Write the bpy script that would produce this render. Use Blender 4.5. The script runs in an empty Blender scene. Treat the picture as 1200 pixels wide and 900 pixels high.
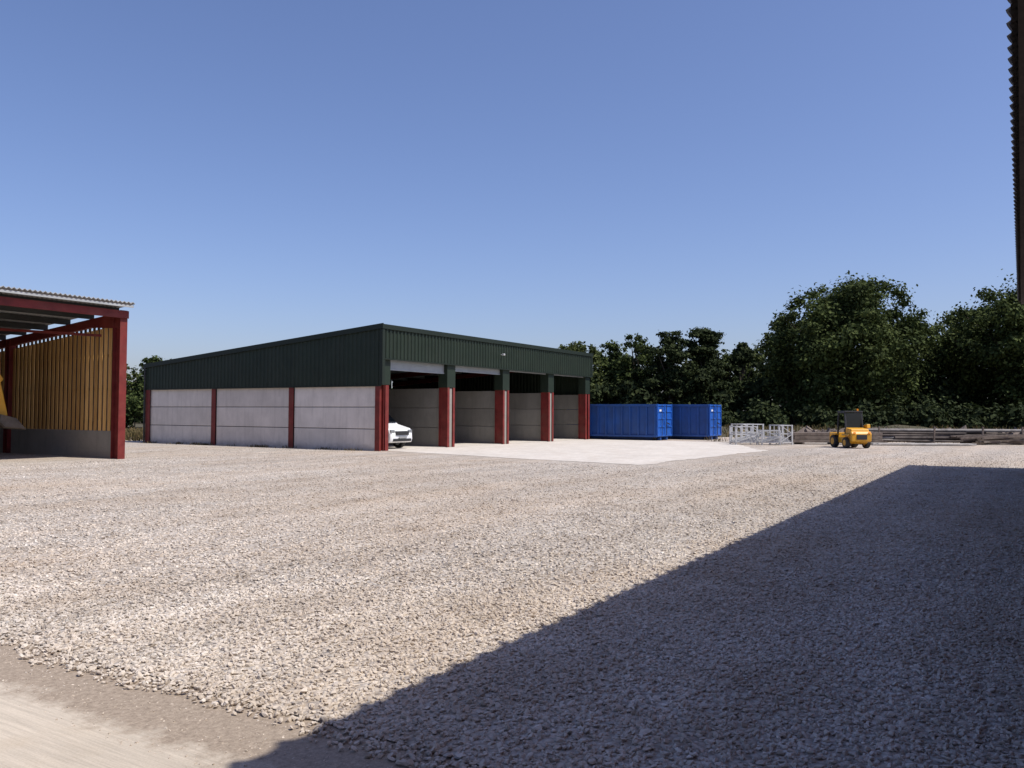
import bpy, bmesh, math, random
import numpy as np
from mathutils import Vector, Matrix, Euler

random.seed(5)
rng = np.random.default_rng(11)
scene = bpy.context.scene
PHI = math.radians(58.4)
CU, SU = math.cos(PHI), math.sin(PHI)      # u axis = (CU, SU) ; v axis = (-SU, CU)
def P(u, v, z=0.0):
    return Vector((CU*u - SU*v, SU*u + CU*v, z))
def UV(x, y):
    return CU*x + SU*y, -SU*x + CU*y

# ------------------------------------------------------------------ materials
def new_mat(name):
    m = bpy.data.materials.new(name); m.use_nodes = True
    nt = m.node_tree; nt.nodes.clear()
    out = nt.nodes.new('ShaderNodeOutputMaterial')
    b = nt.nodes.new('ShaderNodeBsdfPrincipled')
    nt.links.new(b.outputs[0], out.inputs[0])
    return m, nt, b, out
def N(nt, t, **kw):
    n = nt.nodes.new(t)
    for k, v in kw.items(): setattr(n, k, v)
    return n
def ramp(nt, fac, stops):
    r = nt.nodes.new('ShaderNodeValToRGB')
    el = r.color_ramp.elements
    while len(el) < len(stops): el.new(0.5)
    for e, (p, c) in zip(el, stops):
        e.position = p
        e.color = (c[0], c[1], c[2], 1) if hasattr(c, '__len__') else (c, c, c, 1)
    nt.links.new(fac, r.inputs[0]); return r.outputs[0]
def mixc(nt, fac, a, b, mode='MIX'):
    m = nt.nodes.new('ShaderNodeMix'); m.data_type = 'RGBA'; m.blend_type = mode
    for sock, val in ((m.inputs[0], fac), (m.inputs[6], a), (m.inputs[7], b)):
        if isinstance(val, bpy.types.NodeSocket): nt.links.new(val, sock)
        elif hasattr(val, '__len__'): sock.default_value = (val[0], val[1], val[2], 1)
        else: sock.default_value = val
    return m.outputs[2]
def coords(nt, scale=(1, 1, 1), rotz=0.0):
    tc = nt.nodes.new('ShaderNodeTexCoord'); vec = tc.outputs['Object']
    if rotz:
        r = nt.nodes.new('ShaderNodeMapping'); r.inputs['Rotation'].default_value = (0, 0, rotz)
        nt.links.new(vec, r.inputs[0]); vec = r.outputs[0]
    mp = nt.nodes.new('ShaderNodeMapping')
    mp.inputs['Scale'].default_value = scale
    nt.links.new(vec, mp.inputs[0]); return mp.outputs[0]
def noise(nt, vec, scale, detail=6, rough=0.6):
    n = N(nt, 'ShaderNodeTexNoise'); n.inputs['Scale'].default_value = scale
    n.inputs['Detail'].default_value = detail; n.inputs['Roughness'].default_value = rough
    nt.links.new(vec, n.inputs['Vector']); return n.outputs[0]
def bump(nt, b, h, strength, dist):
    bp = N(nt, 'ShaderNodeBump'); bp.inputs['Strength'].default_value = strength
    bp.inputs['Distance'].default_value = dist
    nt.links.new(h, bp.inputs['Height']); nt.links.new(bp.outputs[0], b.inputs['Normal']); return bp

def simple(name, col, rough=0.5, var=0.25, scale=3, metallic=0.0, bmp=0.0, dirt=None, stretch=(1,1,1), spec=0.5):
    m, nt, b, out = new_mat(name)
    v = coords(nt, stretch)
    n = noise(nt, v, scale)
    lo = [c*(1-var) for c in col]; hi = [min(1, c*(1+var)) for c in col]
    c = ramp(nt, n, [(0.3, lo), (0.7, hi)])
    if dirt:
        n2 = noise(nt, v, scale*0.37+0.3, 8, 0.7)
        f = ramp(nt, n2, [(0.48, 0.0), (0.75, 0.7)])
        c = mixc(nt, f, c, dirt)
    nt.links.new(c, b.inputs['Base Color'])
    b.inputs['Roughness'].default_value = rough; b.inputs['Metallic'].default_value = metallic
    b.inputs['Specular IOR Level'].default_value = spec
    if bmp: bump(nt, b, noise(nt, v, scale*12), bmp, 0.01)
    return m

M = {}
M['red'] = simple('red_oxide_paint', (0.165, 0.022, 0.018), 0.6, 0.3, 2.5, dirt=(0.15, 0.05, 0.035), spec=0.35)
M['green'] = simple('green_cladding', (0.016, 0.026, 0.016), 0.55, 0.15, 1.0, dirt=(0.026, 0.034, 0.023), spec=0.3)
M['green_trim'] = simple('green_trim', (0.013, 0.020, 0.013), 0.55, 0.1, 1.0, spec=0.3)
M['shutter'] = simple('shutter_metal', (0.33, 0.35, 0.35), 0.45, 0.12, 2, metallic=0.3)
M['galv'] = simple('galvanised_steel', (0.55, 0.55, 0.54), 0.5, 0.2, 5, metallic=0.3)
M['purlin'] = simple('purlin_steel', (0.12, 0.125, 0.12), 0.6, 0.2, 3)
M['dark'] = simple('dark_roof_lining', (0.035, 0.037, 0.035), 0.8, 0.2, 2)
M['fibre'] = simple('fibre_cement_roof', (0.36, 0.37, 0.37), 0.8, 0.2, 1.5)
M['blue'] = simple('blue_container_paint', (0.012, 0.068, 0.26), 0.5, 0.22, 1.2, dirt=(0.025, 0.062, 0.17))
M['blue_sunlit'] = simple('blue_paint_sunlit', (0.014, 0.10, 0.42), 0.45, 0.2, 1.5, dirt=(0.025, 0.08, 0.26))  # same blue as the sides, sunlight on the end face painted in brighter
M['yellow'] = simple('yellow_machine_paint', (0.66, 0.33, 0.02), 0.45, 0.15, 3, dirt=(0.38, 0.23, 0.06))
M['black'] = simple('black_paint', (0.02, 0.02, 0.021), 0.5, 0.2, 4)
M['rubber'] = simple('tyre_rubber', (0.025, 0.024, 0.023), 0.85, 0.3, 8, bmp=0.3, dirt=(0.09, 0.08, 0.07))
M['white'] = simple('white_car_paint', (0.78, 0.79, 0.80), 0.25, 0.04, 1)
M['chrome'] = simple('headlamp_lens', (0.4, 0.42, 0.44), 0.12, 0.1, 5, metallic=0.6)
M['rustpipe'] = simple('weathered_steel', (0.075, 0.06, 0.052), 0.85, 0.45, 3, bmp=0.3, dirt=(0.15, 0.125, 0.105))
M['greypipe'] = simple('dull_grey_pipe', (0.20, 0.185, 0.17), 0.8, 0.35, 3)
M['sleeper'] = simple('old_timber', (0.13, 0.10, 0.08), 0.85, 0.45, 4, bmp=0.4, dirt=(0.22, 0.185, 0.15))
M['bark'] = simple('bark', (0.07, 0.055, 0.04), 0.95, 0.4, 3, bmp=0.6)
M['tile'] = simple('dark_roof_tile', (0.04, 0.035, 0.033), 0.9, 0.4, 5, bmp=0.3)
M['amber'] = simple('amber_lens', (0.9, 0.3, 0.02), 0.2, 0.05, 3)
M['bin'] = simple('bare_metal_bucket', (0.10, 0.085, 0.07), 0.6, 0.4, 5, metallic=0.3, dirt=(0.2, 0.15, 0.10))

m, nt, b, out = new_mat('dark_glass'); b.inputs['Base Color'].default_value = (0.02, 0.025, 0.028, 1)
b.inputs['Roughness'].default_value = 0.08; M['glass'] = m

def concrete(name, col, stain, sc=1.0, bm=0.25):
    m, nt, b, out = new_mat(name)
    v = coords(nt)
    a = noise(nt, v, 0.9*sc, 8, 0.65)
    c = ramp(nt, a, [(0.3, [x*0.84 for x in col]), (0.68, [x*1.08 for x in col])])
    vs = coords(nt, (3.0, 3.0, 0.35))
    s = noise(nt, vs, 1.6*sc, 7, 0.7)
    c = mixc(nt, ramp(nt, s, [(0.5, 0.0), (0.72, 0.6)]), c, stain)
    f = noise(nt, v, 45, 4, 0.7)
    c = mixc(nt, 0.35, c, ramp(nt, f, [(0.3, 0.25), (0.7, 0.8)]), 'SOFT_LIGHT')
    g = N(nt, 'ShaderNodeNewGeometry')
    c = mixc(nt, 1.0, c, ramp(nt, g.outputs['Random Per Island'], [(0, 0.86), (1, 1.04)]), 'MULTIPLY')
    sp = N(nt, 'ShaderNodeSeparateXYZ'); nt.links.new(v, sp.inputs[0])
    ad = N(nt, 'ShaderNodeMath', operation='MULTIPLY_ADD'); nt.links.new(noise(nt, v, 3.0), ad.inputs[0]); ad.inputs[1].default_value = 0.6
    nt.links.new(sp.outputs[2], ad.inputs[2])
    c = mixc(nt, ramp(nt, ad.outputs[0], [(0.28, 0.6), (0.6, 0.0)]), c, (0.30, 0.25, 0.20))
    nt.links.new(c, b.inputs['Base Color']); b.inputs['Roughness'].default_value = 0.9
    bump(nt, b, f, bm, 0.006)
    return m
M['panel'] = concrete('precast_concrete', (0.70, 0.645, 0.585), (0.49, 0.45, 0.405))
M['panel_shaded'] = concrete('precast_concrete_shaded', (0.25, 0.235, 0.205), (0.165, 0.155, 0.135))  # same concrete, shade inside the bays put into a darker colour
M['barnconc'] = concrete('barn_wall_concrete', (0.27, 0.25, 0.22), (0.19, 0.175, 0.155))

def slatmat(name, a, b2):
    m, nt, b, out = new_mat(name)
    v = coords(nt, (1, 1, 0.12)); n = noise(nt, v, 14, 6, 0.7)
    c = ramp(nt, n, [(0.3, a), (0.7, b2)])
    g = N(nt, 'ShaderNodeNewGeometry')
    c = mixc(nt, 1.0, c, ramp(nt, g.outputs['Random Per Island'], [(0, (0.55, 0.50, 0.42)), (1, (1.0, 1.0, 1.0))]), 'MULTIPLY')
    nt.links.new(c, b.inputs['Base Color']); b.inputs['Roughness'].default_value = 0.7; return m
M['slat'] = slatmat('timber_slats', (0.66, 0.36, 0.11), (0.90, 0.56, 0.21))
M['slat_shaded'] = slatmat('outer_timber_slats_shaded', (0.07, 0.04, 0.02), (0.12, 0.07, 0.035))  # same timber coloured dark, so shade in the gaps is painted in

def gravel_colour(nt, rnd, k=1.0):
    st = [(0.0, (0.30, 0.26, 0.22)), (0.25, (0.44, 0.39, 0.335)), (0.5, (0.52, 0.465, 0.40)),
          (0.72, (0.455, 0.41, 0.365)), (0.88, (0.60, 0.55, 0.49)), (1.0, (0.33, 0.31, 0.285))]
    return ramp(nt, rnd, [(p, [min(0.8, x*k) for x in c]) for p, c in st])
def yard_tint(nt, c, rotz):
    big = noise(nt, coords(nt, (0.35, 1.0, 1), rotz), 0.30, 7, 0.62)
    c = mixc(nt, ramp(nt, big, [(0.42, 0.0), (0.66, 0.7)]), c, (0.43, 0.35, 0.27))
    tr = noise(nt, coords(nt, (0.05, 0.9, 1), rotz), 0.9, 4, 0.6)
    c = mixc(nt, 1.0, c, ramp(nt, tr, [(0.32, 0.83), (0.6, 1.06)]), 'MULTIPLY')
    md = noise(nt, coords(nt, (1, 1, 1), rotz), 0.9, 7, 0.7)
    return mixc(nt, 1.0, c, ramp(nt, md, [(0.3, (0.86, 0.82, 0.78)), (0.66, (1.09, 1.09, 1.09))]), 'MULTIPLY')
m, nt, b, out = new_mat('gravel')
v = coords(nt)
vo = N(nt, 'ShaderNodeTexVoronoi'); vo.inputs['Scale'].default_value = 21; nt.links.new(v, vo.inputs['Vector'])
sep = N(nt, 'ShaderNodeSeparateColor'); nt.links.new(vo.outputs['Color'], sep.inputs[0])
c = gravel_colour(nt, sep.outputs[0], 1.08)
c = mixc(nt, 1.0, c, ramp(nt, vo.outputs['Distance'], [(0.35, 1.0), (0.85, 0.5)]), 'MULTIPLY')
c = yard_tint(nt, c, 0.0)
nt.links.new(c, b.inputs['Base Color']); b.inputs['Roughness'].default_value = 0.95
inv = ramp(nt, vo.outputs['Distance'], [(0.0, 1.0), (0.8, 0.0)])
bump(nt, b, inv, 0.8, 0.03); M['gravel'] = m

m, nt, b, out = new_mat('gravel_stone')
g = N(nt, 'ShaderNodeNewGeometry')
c = gravel_colour(nt, g.outputs['Random Per Island'], 1.13)
c = mixc(nt, 0.5, c, ramp(nt, noise(nt, coords(nt), 60, 4, 0.7), [(0.3, 0.3), (0.7, 0.75)]), 'SOFT_LIGHT')
c = yard_tint(nt, c, -PHI)
nt.links.new(c, b.inputs['Base Color']); b.inputs['Roughness'].default_value = 0.92; M['stone'] = m

def slab_mat(name, col, dirt, bias, brush=True, edge_u=None):
    m, nt, b, out = new_mat(name)
    v = coords(nt)
    c = ramp(nt, noise(nt, v, 0.5, 8, 0.65), [(0.3, [x*0.88 for x in col]), (0.7, [x*1.07 for x in col])])
    vb = coords(nt, (24.0, 0.8, 1)) if brush else coords(nt, (2, 2, 2))
    br = noise(nt, vb, 2.0, 5, 0.7)
    c = mixc(nt, 1.0, c, ramp(nt, br, [(0.3, 0.72 if brush else 0.88), (0.7, 1.08)]), 'MULTIPLY')
    d = noise(nt, v, 1.1, 9, 0.72)
    c = mixc(nt, ramp(nt, d, [(bias, 0.0), (bias+0.2, 0.8)]), c, dirt)
    if edge_u is not None:
        sp = N(nt, 'ShaderNodeSeparateXYZ'); nt.links.new(v, sp.inputs[0])
        ad = N(nt, 'ShaderNodeMath', operation='MULTIPLY_ADD'); nt.links.new(noise(nt, v, 2.2, 9, 0.72), ad.inputs[0]); ad.inputs[1].default_value = 0.9
        nt.links.new(sp.outputs[0], ad.inputs[2])
        mr = N(nt, 'ShaderNodeMapRange'); nt.links.new(ad.outputs[0], mr.inputs[0])
        mr.inputs[1].default_value = edge_u+0.16; mr.inputs[2].default_value = edge_u+0.32
        c = mixc(nt, mr.outputs[0], c, mixc(nt, ramp(nt, noise(nt, v, 26, 8, 0.85), [(0.35, 0.0), (0.65, 1.0)]), (0.17, 0.13, 0.095), (0.40, 0.325, 0.25)))
    fine = noise(nt, v, 90, 3, 0.7)
    c = mixc(nt, 0.4, c, ramp(nt, fine, [(0.3, 0.3), (0.7, 0.75)]), 'SOFT_LIGHT')
    nt.links.new(c, b.inputs['Base Color']); b.inputs['Roughness'].default_value = 0.9
    bump(nt, b, br, 0.4, 0.008); return m
M['slab_near'] = slab_mat('brushed_concrete', (0.53, 0.46, 0.37), (0.44, 0.365, 0.275), 0.52, True, 2.95)
M['slab_far'] = slab_mat('pale_new_concrete', (0.56, 0.515, 0.455), (0.46, 0.40, 0.335), 0.48, False)

m, nt, b, out = new_mat('grass_ground')
v = coords(nt)
c = ramp(nt, noise(nt, v, 0.25, 8, 0.7), [(0.3, (0.04, 0.045, 0.018)), (0.55, (0.085, 0.07, 0.038)), (0.75, (0.15, 0.115, 0.07))])
c = mixc(nt, 1.0, c, ramp(nt, noise(nt, v, 6, 5, 0.7), [(0.3, 0.6), (0.7, 1.2)]), 'MULTIPLY')
nt.links.new(c, b.inputs['Base Color']); b.inputs['Roughness'].default_value = 1; M['grass'] = m

def leaf_mat(name, stops, trans=0.18):
    m, nt, b, out = new_mat(name)
    g = N(nt, 'ShaderNodeNewGeometry')
    c = ramp(nt, g.outputs['Random Per Island'], stops)
    v = coords(nt)
    c = mixc(nt, 1.0, c, ramp(nt, noise(nt, v, 0.45, 4, 0.6), [(0.3, (0.6, 0.6, 0.6)), (0.7, (1.4, 1.3, 1.2))]), 'MULTIPLY')
    nt.links.new(c, b.inputs['Base Color']); b.inputs['Roughness'].default_value = 0.8
    b.inputs['Specular IOR Level'].default_value = 0.12
    t = N(nt, 'ShaderNodeBsdfTranslucent'); nt.links.new(c, t.inputs[0])
    mx = N(nt, 'ShaderNodeMixShader'); mx.inputs[0].default_value = trans
    nt.links.new(b.outputs[0], mx.inputs[1]); nt.links.new(t.outputs[0], mx.inputs[2])
    nt.links.new(mx.outputs[0], out.inputs[0]); return m
M['leafA'] = leaf_mat('broadleaf_foliage', [(0, (0.024, 0.038, 0.012)), (0.5, (0.047, 0.070, 0.021)), (1, (0.088, 0.115, 0.038))])
M['leafB'] = leaf_mat('light_foliage', [(0, (0.033, 0.050, 0.015)), (0.5, (0.065, 0.088, 0.028)), (1, (0.115, 0.138, 0.05))])
M['leafC'] = leaf_mat('pine_foliage', [(0, (0.017, 0.027, 0.011)), (0.5, (0.030, 0.045, 0.018)), (1, (0.055, 0.073, 0.029))])
M['weed'] = leaf_mat('dry_weeds', [(0, (0.055, 0.055, 0.022)), (0.5, (0.12, 0.10, 0.045)), (1, (0.22, 0.165, 0.085))])

# ------------------------------------------------------------------ mesh builder
class MB:
    def __init__(s): s.v = []; s.f = []
    def add(s, vs, fs):
        o = len(s.v); s.v += [tuple(p) for p in vs]; s.f += [tuple(i+o for i in f) for f in fs]
    def box(s, x0, x1, y0, y1, z0, z1, mat=None):
        vs = [(x0,y0,z0),(x1,y0,z0),(x1,y1,z0),(x0,y1,z0),(x0,y0,z1),(x1,y0,z1),(x1,y1,z1),(x0,y1,z1)]
        if mat is not None: vs = [mat @ Vector(p) for p in vs]
        s.add(vs, [(0,3,2,1),(4,5,6,7),(0,1,5,4),(1,2,6,5),(2,3,7,6),(3,0,4,7)])
    def bar(s, a, b, w, h=None):
        a = Vector(a); b = Vector(b); h = h or w
        d = b-a; L = d.length; q = d.to_track_quat('X', 'Z').to_matrix().to_4x4()
        s.box(0, L, -w/2, w/2, -h/2, h/2, Matrix.Translation(a) @ q)
    def cyl(s, a, b, r, r2=None, n=16, cap=True):
        a = Vector(a); b = Vector(b); r2 = r if r2 is None else r2
        q = (b-a).to_track_quat('Z', 'Y').to_matrix()
        vs = []
        for c, rr in ((a, r), (b, r2)):
            for i in range(n):
                t = 2*math.pi*i/n
                vs.append(c + q @ Vector((rr*math.cos(t), rr*math.sin(t), 0)))
        fs = [(i, (i+1) % n, n+(i+1) % n, n+i) for i in range(n)]
        if cap: fs += [tuple(range(n-1, -1, -1)), tuple(range(n, 2*n))]
        s.add(vs, fs)
    def ibeam(s, x, y, z0, z1, w, d, along='y', t=0.025):
        if along == 'y':
            s.box(x-w/2, x+w/2, y-d/2, y-d/2+t, z0, z1); s.box(x-w/2, x+w/2, y+d/2-t, y+d/2, z0, z1)
            s.box(x-t/2, x+t/2, y-d/2+t, y+d/2-t, z0, z1)
        else:
            s.box(x-d/2, x-d/2+t, y-w/2, y+w/2, z0, z1); s.box(x+d/2-t, x+d/2, y-w/2, y+w/2, z0, z1)
            s.box(x-d/2+t, x+d/2-t, y-t/2, y+t/2, z0, z1)
    def prism(s, poly, x0, x1, wf=None):
        n = len(poly); cx = (x0+x1)/2; hw = (x1-x0)/2; vs = []
        for sgn in (-1, 1):
            for (y, z) in poly:
                k = wf(y, z) if wf else 1
                vs.append((cx+sgn*hw*k, y, z))
        fs = [(i, (i+1) % n, n+(i+1) % n, n+i) for i in range(n)] + [tuple(range(n-1, -1, -1)), tuple(range(n, 2*n))]
        s.add(vs, fs)
    def obj(s, name, mat, parent=None, bevel=0, smooth=False, seg=2):
        me = bpy.data.meshes.new(name); me.from_pydata(s.v, [], s.f); me.update()
        bm = bmesh.new(); bm.from_mesh(me); bmesh.ops.recalc_face_normals(bm, faces=bm.faces); bm.to_mesh(me); bm.free()
        me.materials.append(mat)
        o = bpy.data.objects.new(name, me); scene.collection.objects.link(o)
        if parent: o.parent = parent
        if bevel:
            md = o.modifiers.new('bevel', 'BEVEL'); md.width = bevel; md.segments = seg; md.limit_method = 'ANGLE'; md.angle_limit = math.radians(35)
        if smooth:
            for p in me.polygons: p.use_smooth = True
            try: me.set_sharp_from_angle(angle=math.radians(40))
            except Exception: pass
        return o
def root(name, loc=(0,0,0), rot=0.0, s=1.0):
    e = bpy.data.objects.new(name, None); e.location = loc; e.rotation_euler = (0, 0, rot); e.scale = (s, s, s)
    e.empty_display_size = 0.5; scene.collection.objects.link(e); return e
def np_mesh(name, V, F, mat, parent=None, smooth=False):
    me = bpy.data.meshes.new(name); k = F.shape[1]
    me.vertices.add(len(V)); me.vertices.foreach_set('co', V.astype(np.float32).ravel())
    me.loops.add(F.size); me.loops.foreach_set('vertex_index', F.astype(np.int32).ravel())
    me.polygons.add(len(F)); me.polygons.foreach_set('loop_start', np.arange(0, F.size, k, dtype=np.int32))
    try: me.polygons.foreach_set('loop_total', np.full(len(F), k, dtype=np.int32))
    except Exception: pass
    me.update(calc_edges=True); me.materials.append(mat)
    me.polygons.foreach_set('use_smooth', np.full(len(F), smooth, dtype=bool))
    o = bpy.data.objects.new(name, me); scene.collection.objects.link(o)
    if parent: o.parent = parent
    return o
def sheet(name, pts, z, mat, rot=PHI):
    me = bpy.data.meshes.new(name); me.from_pydata([(p[0], p[1], 0) for p in pts], [], [tuple(range(len(pts)))]); me.update()
    me.materials.append(mat); o = bpy.data.objects.new(name, me); o.location = (0, 0, z); o.rotation_euler = (0, 0, rot)
    scene.collection.objects.link(o)
    if me.polygons[0].normal.z < 0: me.flip_normals()
    return o
def jag(a, b, step, amp):
    a = np.array(a, float); b = np.array(b, float); L = np.linalg.norm(b-a); n = max(1, int(L/step)); d = (b-a)/L; nn = np.array([-d[1], d[0]])
    out = []; w = 0
    for i in range(n):
        w = 0.7*w + rng.normal(0, amp*0.6)
        out.append(tuple(a + d*L*i/n + nn*(w if i else 0)))
    return out

# ------------------------------------------------------------------ ground
sheet('ground', [(-1500,-1500),(1500,-1500),(1500,1500),(-1500,1500)], 0, M['grass'], 0)
sheet('concrete_pavement', [(-25,-30),(3.6,-30),(3.6,24),(-25,24)], 0.006, M['slab_near'])
sheet('gravel_yard', [(3.35, -45), (3.35, 60), (62, 60), (66, 20), (62, -45)], 0.014, M['gravel'])
ap = jag((27.6, 23.3), (25.0, 10.6), 0.3, 0.09) + jag((25.0, 10.6), (37.8, 9.8), 0.3, 0.13) + jag((37.8, 9.8), (47.6, 14.6), 0.3, 0.15) + [(48.2, 23.3)]
sheet('concrete_apron', ap, 0.022, M['slab_far'])

# stones --------------------------------------------------------------
def rot_mats(n):
    q = rng.normal(size=(n, 4)); q /= np.linalg.norm(q, axis=1)[:, None]
    w, x, y, z = q.T
    return np.stack([np.stack([1-2*(y*y+z*z), 2*(x*y-z*w), 2*(x*z+y*w)], 1),
                     np.stack([2*(x*y+z*w), 1-2*(x*x+z*z), 2*(y*z-x*w)], 1),
                     np.stack([2*(x*z-y*w), 2*(y*z+x*w), 1-2*(x*x+y*y)], 1)], 1)
t = (1+5**.5)/2
ICO = np.array([(-1,t,0),(1,t,0),(-1,-t,0),(1,-t,0),(0,-1,t),(0,1,t),(0,-1,-t),(0,1,-t),(t,0,-1),(t,0,1),(-t,0,-1),(-t,0,1)])/1.9
ICF = np.array([(0,11,5),(0,5,1),(0,1,7),(0,7,10),(0,10,11),(1,5,9),(5,11,4),(11,10,2),(10,7,6),(7,1,8),(3,9,4),(3,4,2),(3,2,6),(3,6,8),(3,8,9),(4,9,5),(2,4,11),(6,2,10),(8,6,7),(9,8,1)])
CUB = np.array([(-1,-1,-1),(1,-1,-1),(1,1,-1),(-1,1,-1),(-1,-1,1),(1,-1,1),(1,1,1),(-1,1,1)])/1.5
CBF = np.array([(0,3,2),(0,2,1),(4,5,6),(4,6,7),(0,1,5),(0,5,4),(1,2,6),(1,6,5),(2,3,7),(2,7,6),(3,0,4),(3,4,7)])
def stones(name, xs, ys, base, faces, jit, smin, smax, parent=None, lift=0.012, bury=0.34):
    n = len(xs)
    V = np.repeat(base[None], n, 0) + rng.normal(0, jit, (n, len(base), 3))
    sc = smin + (smax-smin)*rng.beta(1.5, 3.0, n)
    asp = np.stack([rng.uniform(0.9, 1.35, n), rng.uniform(0.55, 1.0, n), rng.uniform(0.4, 0.75, n)], 1)
    V = V*asp[:, None, :]*sc[:, None, None]*0.5
    V = np.einsum('nij,nkj->nki', rot_mats(n), V); V[:, :, 2] *= 0.75
    V[:, :, 0] += xs[:, None]; V[:, :, 1] += ys[:, None]; V[:, :, 2] += (lift + sc*rng.uniform(0.03, bury, n))[:, None]
    F = (faces[None] + (np.arange(n)*len(base))[:, None, None]).reshape(-1, 3)
    return np_mesh(name, V.reshape(-1, 3), F, M['stone'], parent)
def sample(n, d0, d1, power):
    Dg = np.linspace(d0, d1, 400); w = (Dg*1.36+2.4)*Dg**(-power); w /= w.sum()
    D = rng.choice(Dg, n, p=w) + rng.uniform(-0.03, 0.03, n)
    X = rng.uniform(-1, 1, n)*(0.68*D+1.2)
    return X, D
gr = root('gravel_stones')
X, D = sample(80000, 2.4, 8.0, 0.0)
U, Vv = UV(X, D); wob = 0.05*np.sin(Vv*2.1)+0.03*np.sin(Vv*7.3+1)
k = U > 3.12 + wob + rng.exponential(0.10, len(U))
stones('near_stones', X[k], D[k], ICO, ICF, 0.17, 0.018, 0.055, gr)
k2 = (~k) & (U > 2.6) & (U < 3.4) & (rng.random(len(U)) < 0.30)
stones('edge_chippings', X[k2], D[k2], CUB, CBF, 0.2, 0.005, 0.022, gr, 0.004, 0.2)
X, D = sample(118000, 8.0, 40.0, 1.75)
U, Vv = UV(X, D); k = (U > 3.2) & ~((U > 24.3) & (Vv > 9.2) & (Vv < 23.6)) & ~((U > 26.8) & (Vv > 23)) & ~((U < 17.8) & (Vv > 26.2)) & (rng.random(len(U)) < np.clip((42-D)/14, 0, 1))
stones('far_stones', X[k], D[k], CUB, CBF, 0.2, 0.022, 0.058, gr)

# ------------------------------------------------------------------ corrugation helper
def corr(mb, L, zb, zt, axis, off, start=0.0, pitch=0.2, dep=0.035, sgn=-1):
    pr = [(0, 0), (0.5, 0), (0.6, 1), (0.9, 1)]
    pts = []; n = int(L/pitch)
    for i in range(n):
        for a, h in pr: pts.append((start+(i+a)*L/n, h*dep))
    pts.append((start+L, 0))
    vs = []
    for s_, h in pts:
        tt = (s_-start)/L
        z0 = zb(tt) if callable(zb) else zb; z1 = zt(tt) if callable(zt) else zt
        for z in (z0, z1):
            vs.append((s_, off+sgn*h, z) if axis == 'x' else (off+sgn*h, s_, z))
    mb.add(vs, [(2*i, 2*i+2, 2*i+3, 2*i+1) for i in range(len(pts)-1)])
def corr_roof(mb, x0, x1, y0, y1, zf, pitch=0.15, amp=0.025, thick=0.02):
    n = int((x1-x0)/pitch*4); vs = []
    for i in range(n+1):
        x = x0+(x1-x0)*i/n; h = amp*math.sin(2*math.pi*(x-x0)/pitch)
        for y in (y0, y1):
            z = zf(y)+h
            vs.append((x, y, z)); vs.append((x, y, z-thick))
    fs = []
    for i in range(n):
        a = 4*i; b_ = 4*(i+1)
        fs += [(a, b_, b_+2, a+2), (a+1, a+3, b_+3, b_+1), (a, a+1, b_+1, b_), (a+2, b_+2, b_+3, a+3)]
    mb.add(vs, fs)

# ------------------------------------------------------------------ MAIN STORE BUILDING
B = root('storage_bay_building', P(27.3, 23.34), PHI)
LX, LY, HF, HB, HC, HL = 20.1, 16.2, 5.42, 4.12, 2.85, 4.0
bx = [0.15, 5.08, 10.05, 15.0, LX-0.15]
rz = lambda y: HF + (HB-HF)*y/LY
mb = MB()
cols = [0.14, LY/3, 2*LY/3, LY-0.14]
for i in range(3):
    for r in range(3):
        z0 = 0.0 if r == 0 else r*0.95+0.014
        mb.box(0.02, 0.17, cols[i]+0.15, cols[i+1]-0.15, z0, (r+1)*0.95-0.014)
mb.obj('side_panels', M['panel'], B, 0.014)
mb = MB()
mb.box(0.07, 0.13, 0.2, LY-0.2, 0, HC-0.05)
mb.obj('panel_core', M['dark'], B)
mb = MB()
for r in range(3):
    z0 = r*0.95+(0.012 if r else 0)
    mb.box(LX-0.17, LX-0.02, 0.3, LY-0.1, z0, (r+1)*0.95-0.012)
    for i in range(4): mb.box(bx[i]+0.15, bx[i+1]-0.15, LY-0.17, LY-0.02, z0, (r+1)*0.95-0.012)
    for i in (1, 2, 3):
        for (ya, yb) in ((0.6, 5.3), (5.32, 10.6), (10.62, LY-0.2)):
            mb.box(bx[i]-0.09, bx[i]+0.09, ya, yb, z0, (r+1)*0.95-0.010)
mb.obj('partition_walls', M['panel_shaded'], B, 0.01)
mb = MB()
for y in cols[1:3]:
    mb.ibeam(0.08, y, 0, HC, 0.30, 0.27, 'x')
mb.ibeam(0.08, LY-0.18, 0, HC, 0.36, 0.30, 'x')
mb.ibeam(0.06, 0.17, 0, HC, 0.26, 0.30, 'x')
mb.ibeam(0.40, 0.22, 0, HC, 0.22, 0.36, 'y')
for x in bx[1:4]:
    for sx in (-0.22, 0.22): mb.ibeam(x+sx, 0.26, 0, HC+0.02, 0.16, 0.52, 'y', 0.04)
mb.ibeam(LX-0.14, 0.26, 0, HC+0.02, 0.22, 0.5, 'y'); mb.ibeam(LX-0.52, 0.26, 0, HC+0.02, 0.2, 0.5, 'y')
mb.obj('red_steel_columns', M['red'], B)
mb = MB()
for x in bx[1:4]: mb.box(x-0.11, x+0.11, 0.045, 0.59, 0, HC)
mb.obj('pillar_infill', M['barnconc'], B)
mb = MB()
mb.box(0.03, 0.6, 0.03, 0.44, HC+0.02, HL+0.1)
for x in bx[1:4]: mb.box(x-0.33, x+0.33, 0.0, 0.54, HC+0.022, HL+0.1)
mb.box(LX-0.64, LX-0.03, 0.0, 0.5, HC+0.022, HL+0.1)
mb.obj('green_pillar_cladding', M['green'], B, 0.01)
mb = MB()
corr(mb, LX, HL, HF-0.03, 'x', -0.06, pitch=0.25, dep=0.045)
corr(mb, LY, HC+0.0, lambda t_: rz(t_*LY)-0.05, 'y', -0.06, pitch=0.25, dep=0.03)
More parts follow.
